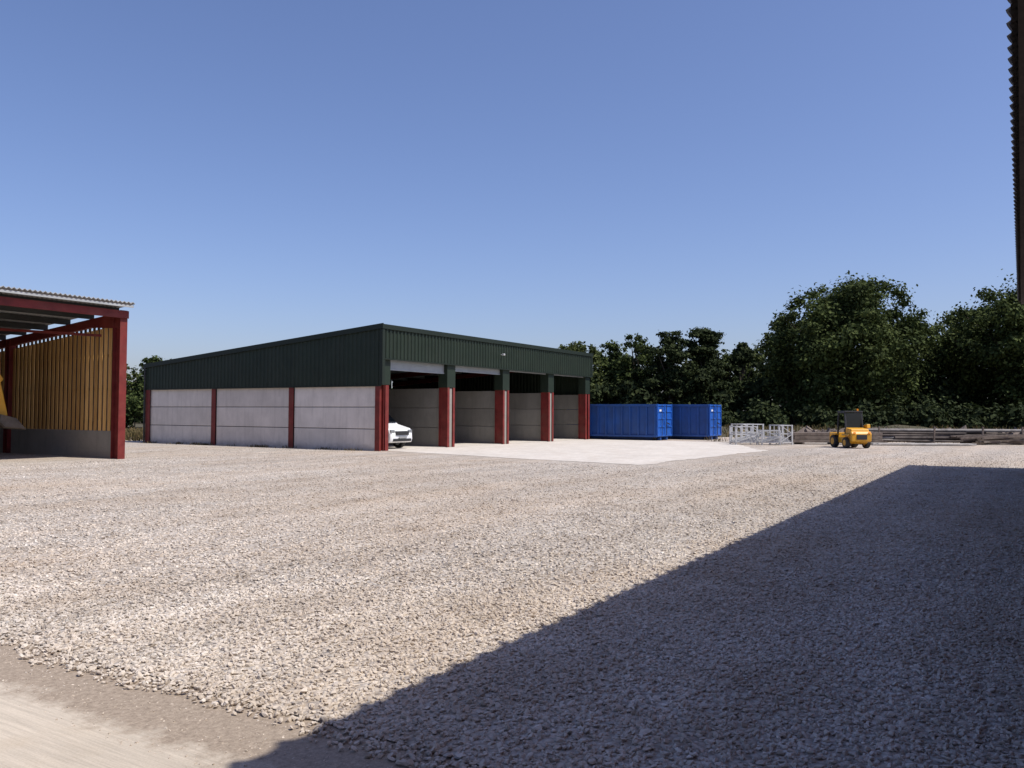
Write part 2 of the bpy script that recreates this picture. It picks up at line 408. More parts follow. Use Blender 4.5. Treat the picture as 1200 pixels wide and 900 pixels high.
corr(mb, LX, HC, HB-0.03, 'x', LY+0.06, pitch=0.25, dep=0.04, sgn=1)
corr(mb, LY, HC, lambda t_: rz(t_*LY)-0.05, 'y', LX+0.06, pitch=0.25, dep=0.04, sgn=1)
mb.obj('green_cladding', M['green'], B)
mb = MB()
mb.box(-0.14, LX+0.14, -0.15, -0.115, HF-0.16, HF+0.04)
mb.box(-0.13, LX+0.1, -0.13, 0.02, HL-0.05, HL-0.003)
mb.box(-0.125, 0.05, -0.125, 0.05, HC, HF-0.17)
mb.box(LX-0.05, LX+0.125, -0.125, 0.05, HL, HF-0.17)
def vers(x0, x1, h0, h1):
    vs = []
    for y in (-0.16, LY+0.14):
        z = rz(y); vs += [(x0, y, z+h0), (x1, y, z+h0), (x1, y, z+h1), (x0, y, z+h1)]
    mb.add(vs, [(0,1,2,3),(4,7,6,5),(0,4,5,1),(1,5,6,2),(2,6,7,3),(3,7,4,0)])
vers(-0.16, -0.105, -0.16, 0.06); vers(LX+0.105, LX+0.16, -0.16, 0.06)
mb.box(-0.10, -0.04, 0.0, LY, HC-0.06, HC-0.003)
mb.obj('green_flashings', M['green_trim'], B)
mb = MB(); corr_roof(mb, -0.1, LX+0.1, -0.11, LY+0.2, lambda y: rz(y)-0.01, 0.25, 0.02)
mb.obj('roof_sheets', M['green_trim'], B)
mb = MB()
for y in np.arange(0.3, LY, 1.6): mb.box(0.05, LX-0.05, y, y+0.07, rz(y)-0.28, rz(y)-0.07)
mb.obj('roof_purlins', M['purlin'], B)
mb = MB()
for x in bx:
    vs = []
    for y in (0.6, LY-0.2):
        z = rz(y)-0.3; vs += [(x-0.08, y, z-0.3), (x+0.08, y, z-0.3), (x+0.08, y, z), (x-0.08, y, z)]
    mb.add(vs, [(0,1,2,3),(4,7,6,5),(0,4,5,1),(1,5,6,2),(2,6,7,3),(3,7,4,0)])
mb.obj('roof_rafters', M['red'], B)
mb = MB(); md2 = MB()
for i, zb in enumerate((3.58, 3.74, 3.96, 3.96)):
    z = HL+0.08
    while z > zb:
        mb.box(bx[i]+0.36, bx[i+1]-0.36, 0.18, 0.2+0.0, z-0.068, z); mb.box(bx[i]+0.36, bx[i+1]-0.36, 0.186, 0.196, z-0.075, z-0.068); z -= 0.075
    mb.box(bx[i]+0.36, bx[i+1]-0.36, 0.16, 0.22, zb-0.06, zb)
    md2.cyl((bx[i]+0.36, 0.42, HL+0.35), (bx[i+1]-0.36, 0.42, HL+0.35), 0.2)
mb.obj('roller_shutters', M['shutter'], B); md2.obj('shutter_drums', M['purlin'], B)
mb = MB(); mb.box(0.16, LX-0.2, 0.1, LY-0.2, 0.0, 0.03); mb.obj('bay_floor', M['slab_far'], B)
mb = MB(); mb.box(9.27, 9.41, -0.34, -0.2, 4.67, 4.77); mb.bar((9.34, -0.1, 4.72), (9.34, -0.3, 4.72), 0.04)
mb.obj('floodlight', M['galv'], B, 0.02)
mb = MB(); mb.cyl((-0.15, LY-0.02, 0.02), (-0.15, LY-0.02, 4.0), 0.045); mb.obj('downpipe', M['black'], B)

# ------------------------------------------------------------------ LEFT OPEN BARN
A = root('open_timber_barn', P(17.62, 26.76), PHI)
AL, AW = 26.0, 15.0
ra = lambda y: 5.40 - 0.085*y
mb = MB(); corr_roof(mb, -AL, 0.04, -0.42, AW+0.3, lambda y: ra(y)+0.02, 0.16, 0.03, 0.015); mb.obj('roof_sheets', M['fibre'], A)
mb = MB()
for y in np.arange(0.4, AW, 1.5): mb.box(-AL, -0.02, y, y+0.07, ra(y)-0.24, ra(y)-0.035)
mb.obj('roof_purlins', M['dark'], A)
mb = MB()
mb.box(-AL, 0.0, -0.14, -0.11, 4.92, 5.18); mb.box(-AL, 0.0, -0.11, -0.02, 5.15, 5.178); mb.box(-AL, 0.0, -0.11, -0.02, 4.925, 4.95)
mb.obj('eaves_beam', M['red'], A)
mb = MB(); mb.box(-AL, 0.02, -0.37, -0.33, 5.29, 5.37); mb.obj('eaves_flashing', M['fibre'], A)
mb = MB()
def rafter(x, w, d):
    vs = []
    for y, dd in ((0.0, d*1.9), (1.8, d), (AW, d)):
        z = ra(y)-0.26; vs += [(x-w/2, y, z-dd), (x+w/2, y, z-dd), (x+w/2, y, z), (x-w/2, y, z)]
    mb.add(vs, [(0,1,2,3),(8,11,10,9)] + [(a+o_, a+4+o_, b_+4+o_, b_+o_) for o_ in (0,4) for a, b_ in ((0,1),(1,2),(2,3),(3,0))])
for k_ in range(6):
    x = -0.14 - k_*5.1
    mb.ibeam(x, 0.14, 0, 5.2, 0.27, 0.42, 'y')
    rafter(x, 0.16, 0.3)
    mb.ibeam(x, AW-0.2, 0, ra(AW)-0.2, 0.27, 0.4, 'y')
mb.ibeam(-0.14, 7.3, 0, ra(7.3)-0.3, 0.25, 0.3, 'y')
mb.bar((-0.3, 1.0, 4.35), (-5.0, 6.0, 4.65), 0.09)
mb.obj('red_steel_frame', M['red'], A)
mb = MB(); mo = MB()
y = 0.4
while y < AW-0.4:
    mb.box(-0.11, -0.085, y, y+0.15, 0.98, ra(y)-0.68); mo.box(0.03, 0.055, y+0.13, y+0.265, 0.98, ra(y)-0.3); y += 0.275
mb.obj('timber_slats', M['slat'], A); mo.obj('outer_timber_slats_shaded', M['slat_shaded'], A)
mb = MB()
for z in (1.25, 2.4, 3.6): mb.box(-0.08, 0.025, 0.4, AW-0.4, z, z+0.1)
mb.obj('timber_rails', M['slat_shaded'], A)
mb = MB(); mb.box(-0.12, 0.06, 0.36, AW-0.4, 0, 0.98)
for k_ in range(5): mb.box(-5.1*(k_+1)+0.02, -5.1*k_-0.3, AW-0.3, AW-0.1, 0, 2.4)
mb.obj('concrete_base_wall', M['barnconc'], A, 0.01)
mb = MB(); corr(mb, AL, 2.4, ra(AW)-0.1, 'x', AW-0.05, start=-AL, sgn=1); mb.obj('back_cladding', M['green'], A)

# ------------------------------------------------------------------ RIGHT BUILDING (casts the big shadow)
R = root('tiled_roof_building', (0, 0, 0), PHI)
H0 = 5.33; RL0, RL1 = -14.0, 30.9
mb = MB()
pitch_r = 0.5
prof = lambda v_: H0 + (0.03 - v_)*pitch_r if v_ > -4.2 else H0 + (0.03+4.2)*pitch_r - (-4.2-v_)*pitch_r
mb.add([(RL1-0.1, -0.4, 0), (RL1-0.1, -8.0, 0), (RL1-0.1, -8.0, prof(-8.0)-0.15), (RL1-0.1, -4.2, prof(-4.2)-0.15), (RL1-0.1, -0.4, prof(-0.4)-0.15),
        (RL0, -0.4, 0), (RL0, -8.0, 0), (RL0, -8.0, prof(-8.0)-0.15), (RL0, -4.2, prof(-4.2)-0.15), (RL0, -0.4, prof(-0.4)-0.15)],
       [(0,1,2,3,4), (9,8,7,6,5), (0,5,6,1), (1,6,7,2), (2,7,8,3), (3,8,9,4), (4,9,5,0)])
mb.obj('brick_walls', simple('brick_wall', (0.24, 0.11, 0.07), 0.9, 0.3, 6, bmp=0.4), R)
mb = MB(); corr_roof(mb, RL0, RL1, -4.2, 0.035, prof, 0.3, 0.03, 0.03); corr_roof(mb, RL0, RL1, -8.4, -4.2, prof, 0.3, 0.03, 0.03)
for i in range(int((RL1-RL0)/0.3)):
    x = RL0+0.3*i+0.075; mb.cyl((x, 0.0, H0+0.0), (x, 0.05, H0-0.03), 0.05, n=8)
mb.obj('roof_tiles', M['tile'], R)
mb = MB(); mb.box(RL0, RL1-0.05, -0.38, -0.02, H0-0.12, H0-0.05)
mb.cyl((RL0, -4.2, prof(-4.2)+0.03), (RL1, -4.2, prof(-4.2)+0.03), 0.12)
mb.obj('eaves_soffit', M['tile'], R)

# ------------------------------------------------------------------ CONTAINERS
def container(name, u, v, w, L, h, rot=0.0):
    r = root(name, P(u, v), PHI+rot)
    mb = MB(); z0 = 0.22
    mb.box(0.04, 0.08, 0.06, L-0.05, z0, h); mb.box(w-0.08, w-0.04, 0.06, L-0.05, z0, h)
    mb.box(0.08, w-0.08, L-0.09, L-0.05, z0, h); mb.box(0.08, w-0.08, 0.1, L-0.1, z0, z0+0.06)
    n = int(L/0.55)
    for i in range(n+1):
        y = 0.06+(L-0.2)*i/n
        mb.box(-0.05, 0.038, y, y+0.11, z0+0.125, h-0.102); mb.box(w-0.038, w+0.05, y, y+0.11, z0+0.125, h-0.102)
    for x0, x1 in ((-0.07, 0.09), (w-0.09, w+0.07)):
        mb.box(x0, x1, 0.0, L, h-0.1, h+0.04); mb.box(x0, x1, 0.0, L, z0, z0+0.12)
    mb.box(0.1, w-0.1, L-0.12, L, h-0.1, h+0.038)
    mb.box(0.6, 0.78, 0.0, L, 0.03, z0-0.003); mb.box(w-0.78, w-0.6, 0.0, L, 0.03, z0-0.003)
    mb.obj('side_walls_and_ribs', M['blue'], r, 0.008)
    mb = MB()
    for (a, b_) in ((0.0, w/2-0.02), (w/2+0.02, w)):
        mb.box(a, b_, -0.03, 0.02, z0+0.03, h+0.02)
        mb.box(a, a+0.09, -0.08, -0.032, z0+0.03, h+0.05); mb.box(b_-0.09, b_, -0.08, -0.032, z0+0.03, h+0.05)
        for z in (z0+0.05, z0+0.6, (h+z0)/2+0.1, h-0.45, h-0.06): mb.box(a+0.092, b_-0.092, -0.07, -0.032, z, z+0.09)
    mb.obj('end_doors', M['blue_sunlit'], r, 0.006)
    mb = MB()
    mb.cyl((w/2+0.15, -0.12, z0+0.1), (w/2+0.15, -0.12, h), 0.025, n=8); mb.cyl((w*0.25, -0.12, z0+0.1), (w*0.25, -0.12, h), 0.02, n=8)
    mb.bar((w/2+0.15, -0.13, 1.1), (w/2+0.6, -0.15, 1.0), 0.05)
    for y in (0.3, L-0.4):
        for x in (0.55, w-0.55): mb.cyl((x-0.15, y, 0.12), (x+0.15, y, 0.12), 0.12)
    mb.obj('door_rods_and_rollers', M['black'], r)
    mb = MB(); mb.box(0.25, 0.6, -0.086, -0.083, h-0.40, h-0.28)
    mb.obj('white_marking', M['white'], r)
    return r
container('skip_container', 47.75, 19.0, 2.45, 6.2, 2.20)
container('skip_container', 51.0, 16.8, 2.5, 6.0, 2.22, math.radians(1.5))

# ------------------------------------------------------------------ WHITE VAN
def wheel(mb_t, mb_h, c, r, w, ax=(1, 0, 0)):
    c = Vector(c); a = Vector(ax)*w/2
    mb_t.cyl(c-a, c+a, r, n=24); mb_h.cyl(c-a*1.06, c+a*1.06, r*0.56, n=18)
V_ = root('white_van', P(28.5, 23.95, 0.03), PHI)
mb = MB()
side = [(0.0, 0.28), (-0.06, 0.42), (-0.05, 0.70), (0.08, 0.92), (0.85, 1.10), (1.55, 1.66), (1.85, 1.78), (4.1, 1.82), (4.22, 1.6), (4.27, 0.6), (4.2, 0.28)]
wf = lambda y, z: (1.0 if z < 1.05 else 1.0-0.2*(z-1.05)/0.75) * (0.86 if y < 0 else (0.93 if y < 0.3 else 1))
mb.prism(side, 0, 1.74, wf); mb.obj('body', M['white'], V_, 0.07, True, 4)
gl = MB(); gl.prism([(0.92, 1.17), (1.50, 1.63), (1.46, 1.68), (0.86, 1.19)], 0.17, 1.57)
gl.prism([(1.15, 1.12), (1.70, 1.58), (2.4, 1.62), (2.4, 1.12)], -0.008, 1.748, lambda y, z: 1.0-0.2*max(0, z-1.05)/0.75)
gl.obj('windows', M['glass'], V_, 0.01)
mb = MB(); mb.box(0.42, 1.32, -0.10, 0.02, 0.62, 0.80); mb.box(0.25, 1.49, -0.10, 0.02, 0.34, 0.46); mb.box(0.004, 1.736, 1.1, 3.0, 0.2, 0.3)
mb.obj('grille_and_sills', M['black'], V_, 0.01)
mb = MB(); mb.box(0.12, 0.38, -0.04, 0.12, 0.66, 0.86); mb.box(1.36, 1.62, -0.04, 0.12, 0.66, 0.86); mb.box(0.6, 1.14, -0.125, -0.10, 0.47, 0.58)
mb.obj('headlamps_and_plate', M['chrome'], V_, 0.02)
tt_, hh_ = MB(), MB()
for x in (0.1, 1.64):
    for y in (0.75, 3.35): wheel(tt_, hh_, (x, y, 0.31), 0.31, 0.24)
tt_.obj('tyres', M['rubber'], V_, 0.02); hh_.obj('wheel_hubs', M['galv'], V_)
mb = MB(); mb.box(-0.2, -0.02, 1.15, 1.25, 1.08, 1.26); mb.box(1.76, 1.94, 1.15, 1.25, 1.08, 1.26); mb.obj('mirrors', M['black'], V_, 0.03)

# ------------------------------------------------------------------ COMPACT YELLOW HANDLER
T = root('compact_forklift_loader', (16.95, 41.6, 0.016), math.radians(4), 0.87)
mb = MB()
mb.prism([(-1.25, 0.42), (-1.3, 0.75), (-1.2, 1.08), (-0.55, 1.16), (-0.5, 0.62), (0.7, 0.55), (0.95, 0.42), (0.95, 0.28), (-1.0, 0.26)], -0.52, 0.52)
mb.prism([(-1.38, 0.4), (-1.42, 0.8), (-1.32, 0.95), (-1.2, 0.95), (-1.2, 0.35)], -0.58, 0.58)
mb.box(-0.72, -0.44, 0.35, 1.05, 0.72, 0.80); mb.box(0.44, 0.72, 0.35, 1.05, 0.72, 0.80)
mb.box(-0.66, -0.44, -1.15, -0.3, 0.70, 0.80); mb.box(0.44, 0.66, -1.15, -0.3, 0.70, 0.80)
mb.obj('body', M['yellow'], T, 0.04, False, 3)
mb = MB()
for x in (-0.48, 0.48):
    mb.bar((x, -0.52, 1.1), (x, -0.42, 2.02), 0.09); mb.bar((x, 0.5, 0.6), (x, 0.35, 2.02), 0.08); mb.bar((x, -0.42, 2.02), (x, 0.35, 2.02), 0.08)
mb.box(-0.54, 0.54, -0.5, 0.45, 2.03, 2.11); mb.box(-0.25, 0.25, -0.35, 0.15, 0.7, 0.9); mb.box(-0.23, 0.23, -0.42, -0.3, 0.9, 1.45)
mb.cyl((0, 0.25, 1.0), (0, 0.12, 1.25), 0.17, n=16); mb.box(-0.3, 0.3, -1.435, -1.40, 0.5, 0.78)
mb.obj('cab_frame_and_seat', M['black'], T, 0.01)
mb = MB(); mb.box(-0.44, 0.44, -0.49, -0.475, 1.15, 1.98); mb.obj('rear_window', M['glass'], T)
mb = MB(); mb.bar((0.66, -0.9, 1.25), (0.66, 0.7, 1.0), 0.2, 0.22); mb.bar((0.66, 0.7, 1.0), (0.5, 1.5, 0.5), 0.16, 0.18); mb.box(-0.5, 0.6, 1.45, 1.55, 0.25, 0.85)
mb.obj('boom', M['yellow'], T, 0.02)
mb = MB(); mb.box(-0.35, -0.24, 1.56, 2.5, 0.2, 0.25); mb.box(0.24, 0.35, 1.56, 2.5, 0.2, 0.25); mb.box(-0.35, -0.24, 1.552, 1.6, 0.253, 0.8); mb.box(0.24, 0.35, 1.552, 1.6, 0.253, 0.8)
mb.obj('forks', M['bin'], T)
tt_, hh_ = MB(), MB()
for x in (-0.58, 0.58):
    wheel(tt_, hh_, (x, 0.7, 0.36), 0.36, 0.27); wheel(tt_, hh_, (x, -0.75, 0.31), 0.31, 0.24)
tt_.obj('tyres', M['rubber'], T, 0.03); hh_.obj('wheel_hubs', M['yellow'], T)
mb = MB(); mb.cyl((0.3, -0.3, 2.11), (0.3, -0.3, 2.23), 0.06); mb.box(-0.5, -0.36, -1.44, -1.41, 0.82, 0.92); mb.box(0.36, 0.5, -1.44, -1.41, 0.82, 0.92)
mb.obj('beacon_and_lamps', M['amber'], T)

# ------------------------------------------------------------------ WHEEL LOADER in the barn
W = root('wheel_loader', P(15.42, 29.6, 0.02), PHI)
def prof_x(mb, poly, y0, y1):
    n = len(poly); vs = [(x, y0, z) for x, z in poly]+[(x, y1, z) for x, z in poly]
    mb.add(vs, [(i, (i+1) % n, n+(i+1) % n, n+i) for i in range(n)]+[tuple(range(n-1, -1, -1)), tuple(range(n, 2*n))])
mb = MB()
prof_x(mb, [(-5.6, 0.7), (-5.7, 1.5), (-5.4, 1.8), (-3.9, 1.9), (-3.8, 1.1), (-1.5, 1.1), (-1.4, 0.65)], -0.15, 1.35)
arm = [(-3.2, 1.1), (-2.4, 1.1), (-0.55, 2.45), (-0.35, 2.75), (-0.5, 2.95), (-0.9, 2.9), (-2.9, 1.6)]
prof_x(mb, arm, 0.15, 0.4); prof_x(mb, arm, 0.8, 1.05)
mb.bar((-0.6, 0.28, 2.75), (-0.3, 0.28, 1.45), 0.16, 0.30); mb.bar((-0.6, 0.92, 2.75), (-0.3, 0.92, 1.45), 0.16, 0.30)
mb.box(-0.55, -0.3, 0.42, 0.78, 1.5, 1.75)
mb.obj('body_and_arms', M['yellow'], W, 0.03)
mb = MB()
prof_x(mb, [(-0.55, 1.55), (-0.6, 1.3), (-0.4, 1.08), (0.35, 1.0), (0.35, 1.05), (-0.3, 1.16), (-0.48, 1.4), (-0.42, 1.5)], 0.0, 1.2)
prof_x(mb, [(-0.5, 1.53), (-0.57, 1.3), (-0.38, 1.1), (0.32, 1.03), (-0.0, 1.40)], -0.05, -0.002)
prof_x(mb, [(-0.5, 1.53), (-0.57, 1.3), (-0.38, 1.1), (0.32, 1.03), (-0.0, 1.40)], 1.202, 1.25)
mb.obj('bucket', M['bin'], W, 0.008)
mb = MB()
for x in (-3.8, -2.5):
    for y in (0.0, 1.2): mb.bar((x, y, 1.1), (x+0.05, y, 2.75), 0.08)
mb.box(-3.95, -2.35, -0.1, 1.3, 2.76, 2.86); mb.obj('cab_frame', M['black'], W)
mb = MB(); mb.box(-3.74, -2.54, 0.02, 1.18, 1.15, 2.74); mb.obj('cab_glass', M['glass'], W)
tt_, hh_ = MB(), MB()
for x in (-4.7, -2.0):
    for y in (-0.25, 1.45): wheel(tt_, hh_, (x, y, 0.62), 0.62, 0.42, (0, 1, 0))
tt_.obj('tyres', M['rubber'], W, 0.04); hh_.obj('wheel_hubs', M['yellow'], W)

# ------------------------------------------------------------------ galvanised racks, stacks
def rack(x, y, w, d, h, rot, dens):
    r = root('galvanised_stillage', (x, y, 0.016), rot)
    mb = MB(); t_ = 0.05
    for a in (0, w):
        for b_ in (0, d): mb.bar((a, b_, 0), (a, b_, h), 0.07)
    for z in (0.14, h*0.55, h-0.03):
        for b_ in (0, d): mb.bar((0, b_, z), (w, b_, z), t_)
        for a in (0, w): mb.bar((a, 0, z), (a, d, z), t_)
    for i in range(1, dens):
        for b_ in (0, d): mb.bar((w*i/dens, b_, 0.14), (w*i/dens, b_, h), 0.03)
    mb.bar((0, -0.05, 0.14), (w, -0.05, h*0.55), 0.035); mb.bar((w, -0.05, h*0.55), (0, -0.05, h), 0.03)
    for i in range(4): mb.bar((0.05, d*(i+0.5)/4, 0.2), (w-0.05, d*(i+0.5)/4, 0.22+0.08*i), 0.08)
    mb.obj('steel_frame', M['galv'], r)
rack(12.05, 44.6, 1.15, 1.0, 1.0, 0.05, 4)
rack(13.35, 44.3, 0.95, 1.0, 0.8, -0.12, 3)
rack(14.35, 44.5, 0.75, 1.0, 1.08, 0.2, 3)
rack(12.9, 46.6, 1.4, 1.0, 1.1, 0.3, 4)

st = root('timber_sleeper_stack', (15.45, 45.6, 0.016), 0.03)
mb = MB()
for r_ in range(3):
    for c_ in range(4):
        mb.box(0.0+random.uniform(-.12, .1), 4.9+random.uniform(-.3, .3), c_*0.3, c_*0.3+0.26, 0.1+r_*0.19, 0.1+r_*0.19+0.17)
for x in (0.5, 2.4, 4.2): mb.box(x, x+0.12, -0.1, 1.2, 0, 0.1)
mb.obj('sleepers', M['sleeper'], st, 0.012)
rng2 = random.Random(3)
st = root('steel_pipe_stack', (20.6, 47.0, 0.016), -0.02)
mb = MB(); mc = MB()
for r_ in range(5):
    for c_ in range(8-r_):
        rr = rng2.uniform(0.05, 0.085)
        a = rng2.uniform(-0.7, 1.2); y0 = c_*0.2+r_*0.1+rng2.uniform(-.03, .03); z0 = 0.2+r_*0.145
        (mb if rng2.random() < 0.7 else mc).cyl((a, y0, z0), (a+rng2.uniform(5.2, 8.6), y0+rng2.uniform(-.15, .15), z0+rng2.uniform(-.07, .05)), rr, n=10)
mb.obj('rusty_pipes', M['rustpipe'], st); mc.obj('grey_pipes', M['greypipe'], st)
mb = MB()
for x in (0.4, 3.0, 5.6, 8.0): mb.box(x, x+0.15, -0.3, 1.7, 0, 0.13)
for x in (0.1, 3.2, 5.9, 8.1): mb.bar((x, -0.15, 0), (x+0.05, -0.15, 1.0), 0.08)
mb.obj('timber_bearers', M['sleeper'], st)
st = root('scaffold_board_stack', (19.4, 44.6, 0.016), -0.05)
mb = MB()
for r_ in range(2):
    for c_ in range(4): mb.box(rng2.uniform(0, .5), 5.2+rng2.uniform(-.5, .5), c_*0.24, c_*0.24+0.22, 0.03+r_*0.045, 0.07+r_*0.045)
mb.obj('boards', simple('bleached_boards', (0.44, 0.41, 0.37), 0.8, 0.3, 4), st)
st = root('timber_beam_pile', (25.4, 45.9, 0.016), 0.06)
mb = MB()
for k_ in range(20):
    a = rng2.uniform(-.6, 1.0); mb.bar((a, rng2.uniform(0, 1.2), 0.08+0.09*(k_ % 5)), (a+rng2.uniform(2.4, 5.0), rng2.uniform(0, 1.2), 0.1+0.09*(k_ % 5)+rng2.uniform(0, .16)), rng2.uniform(0.07, 0.14), 0.09)
mb.obj('beams', M['sleeper'], st)
n = 300; X = rng.uniform(17.5, 32, n); Y = 51.0+rng.normal(0, 0.8, n)
Vh = np.repeat(CUB[None], n, 0)+rng.normal(0, .2, (n, 8, 3)); Vh = np.einsum('nij,nkj->nki', rot_mats(n), Vh)*rng.uniform(0.12, 0.34, n)[:, None, None]
Vh[:, :, 0] += X[:, None]; Vh[:, :, 1] += Y[:, None]; Vh[:, :, 2] += rng.uniform(0.0, 0.6, n)[:, None]
np_mesh('rubble_heap', Vh.reshape(-1, 3), (CBF[None]+(np.arange(n)*8)[:, None, None]).reshape(-1, 3), M['sleeper'])

# ------------------------------------------------------------------ vegetation
def leaf_quads(centres, radii, n, size, squash=0.8, spread=0.62):
    centres = np.array(centres); radii = np.array(radii)
    w = radii**2; w = w/w.sum(); idx = rng.choice(len(radii), n, p=w)
    d = rng.normal(size=(n, 3)); d /= np.linalg.norm(d, axis=1)[:, None]
    rr = radii[idx]*np.clip(np.abs(rng.normal(spread, 0.30, n)), 0, 1.3)
    ph = idx*1.7; lump = 1+0.28*np.sin(4.1*d[:, 0]+ph)*np.sin(3.7*d[:, 1]+2*ph)+0.2*np.sin(7.3*d[:, 2]+ph*3+3*d[:, 0])
    rr *= lump
    p = centres[idx]+d*rr[:, None]*np.array([1, 1, squash])
    nrm = d*0.8+rng.normal(0, 0.55, (n, 3))+np.array([0, 0, 0.4]); nrm /= np.linalg.norm(nrm, axis=1)[:, None]
    a = np.cross(nrm, rng.normal(size=(n, 3))); a /= np.linalg.norm(a, axis=1)[:, None]+1e-9
    b_ = np.cross(nrm, a); s = size*rng.uniform(0.5, 1.3, n)[:, None]
    q = np.stack([p+a*s*0.55, p+b_*s*0.36+nrm*s*0.08, p-a*s*0.55, p-b_*s*0.36+nrm*s*0.08], 1)
    return q.reshape(-1, 3)
def quads_obj(name, V, mat, parent):
    return np_mesh(name, V, np.arange(len(V)).reshape(-1, 4), mat, parent)
def tree(name, x, y, H, R, mat, n=24000, base=1.2, leaf=0.29, kind='broad', K=60):
    r = root(name, (x, y, 0), rng.uniform(0, 6))
    cs, rs = [], []
    if kind == 'broad':
        zc = (H+base)/2; hz = (H-base)/2
        for i in range(K):
            d = rng.normal(size=3); d /= np.linalg.norm(d)
            k_ = rng.uniform(0.45, 0.86); cr = R*rng.uniform(0.13, 0.28)
            tap = 1.0-0.18*max(0, d[2])
            c = np.array([d[0]*R*k_*tap, d[1]*R*k_*tap, zc+d[2]*(hz*k_)])
            c[2] = min(c[2], H-cr*0.9); cs.append(c); rs.append(cr)
        for i in range(K//2):
            d = rng.normal(size=3); d[2] = abs(d[2])*0.9-0.2; d /= np.linalg.norm(d)
            cs.append(np.array([d[0]*R*0.90, d[1]*R*0.90, zc+d[2]*hz*0.90])); rs.append(R*rng.uniform(0.08, 0.15))
        cs.append(np.array([0, 0, zc])); rs.append(R*0.66); cs.append(np.array([0, 0, zc*0.6])); rs.append(R*0.6)
    else:
        for i in range(K):
            tz = rng.uniform(0.22, 1.0)**0.8; z = H*tz
            rad = R*(1.12-tz)**0.45*rng.uniform(0.15, 1.0); an = rng.uniform(0, 6.28)
            cs.append(np.array([math.cos(an)*rad, math.sin(an)*rad, z-0.4])); rs.append(R*rng.uniform(0.14, 0.30))
    quads_obj('foliage', leaf_quads(cs, rs, n, leaf, 0.75 if kind == 'broad' else 0.5), mat, r)
    mb = MB(); tr = 0.024*H
    pts = [Vector((0, 0, 0))]
    for i in range(1, 6): pts.append(Vector((rng.normal(0, .15), rng.normal(0, .15), H*0.82*i/5)))
    for i in range(5): mb.cyl(pts[i], pts[i+1], tr*(1-i*0.17), tr*(1-(i+1)*0.17), 9)
    order = rng.permutation(len(cs))[:16]
    for j in order:
        c = Vector(cs[j]); f = min(0.95, max(0.15, (c.z/H)*0.65)); s_ = pts[0].lerp(pts[-1], f)
        mid = s_.lerp(c, 0.5)+Vector((0, 0, 0.25)); mb.cyl(s_, mid, tr*0.4, tr*0.25, 6); mb.cyl(mid, c, tr*0.25, tr*0.08, 6)
    mb.obj('trunk_and_limbs', M['bark'], r)
    return r
def tpx(name, px, ytop, hw, D, mat, **kw):
    tree(name, (px-600)/971*D, D, 1.7+(485-ytop)*D/971, hw*D/971, mat, **kw)
tpx('broadleaf_tree', 997, 321, 98, 72, M['leafA'], n=76000, base=0.3, K=120)
tpx('broadleaf_tree', 1200, 318, 92, 70, M['leafA'], n=56000, base=0.3, K=100)
tpx('broadleaf_tree', 1130, 354, 52, 77, M['leafB'], n=26000, base=0.3)
tpx('broadleaf_tree', 1062, 352, 46, 75, M['leafA'], n=22000, base=0.3)
tpx('broadleaf_tree', 928, 366, 44, 76, M['leafB'], n=20000, base=0.3)
tpx('broadleaf_tree', 1300, 330, 70, 72, M['leafB'], n=14000)
tpx('broadleaf_tree', 676, 396, 38, 84, M['leafB'], n=15000, base=0.3)
tpx('broadleaf_tree', 716, 398, 38, 88, M['leafA'], n=15000, base=0.3)
tpx('broadleaf_tree', 746, 388, 34, 84, M['leafA'], n=15000, base=0.3)
tpx('pine_tree', 785, 386, 38, 80, M['leafC'], n=19000, kind='pine', K=75)
tpx('pine_tree', 824, 384, 36, 82, M['leafC'], n=18000, kind='pine', K=75)
tpx('broadleaf_tree', 803, 406, 38, 90, M['leafA'], n=12000, base=0.3)
tpx('broadleaf_tree', 852, 403, 34, 86, M['leafA'], n=13000, base=0.3)
tpx('broadleaf_tree', 886, 401, 34, 90, M['leafB'], n=13000, base=0.3)
tpx('pine_tree', 868, 400, 26, 84, M['leafC'], n=9000, kind='pine', K=40)
tpx('broadleaf_tree', 185, 418, 36, 82, M['leafA'], n=12000, base=0.4)
tpx('broadleaf_tree', 130, 424, 40, 84, M['leafB'], n=9000, base=0.4)
tpx('broadleaf_tree', 245, 430, 36, 86, M['leafA'], n=7000, base=0.4)
def hedge(name, pts, h, n, mat, leaf=0.32, depth=2.0):
    cs, rs = [], []
    for (a, b_) in zip(pts[:-1], pts[1:]):
        a = np.array(a, float); b_ = np.array(b_, float); L = np.linalg.norm(b_-a)
        for i in range(int(L*2.2)):
            c = a+(b_-a)*rng.random(); z = rng.uniform(0.1, 1)*h*rng.uniform(0.65, 1.0)
            cs.append(np.array([c[0]+rng.normal(0, depth*0.4), c[1]+rng.normal(0, depth*0.4), z])); rs.append(rng.uniform(0.7, 1.5))
    r = root(name)
    quads_obj('foliage', leaf_quads(cs, rs, n, leaf, 0.9), mat, r)
    mb = MB()
    for i in range(0, len(cs), 9):
        c = cs[i]; mb.cyl((c[0], c[1], 0), (c[0]+rng.normal(0, .2), c[1], max(0.6, c[2])), 0.06, 0.02, 6)
    mb.obj('stems', M['bark'], r)
hedge('hedgerow', [(4, 84), (20, 80), (34, 74), (60, 68), (75, 62)], 5.4, 66000, M['leafC'], 0.44, depth=3.0)
hedge('hedgerow', [(10, 72), (28, 65), (50, 59)], 2.0, 30000, M['leafC'], 0.34)
hedge('hedgerow', [(-60, 82), (-30, 78)], 3.0, 16000, M['leafA'])
cs, rs = [], []
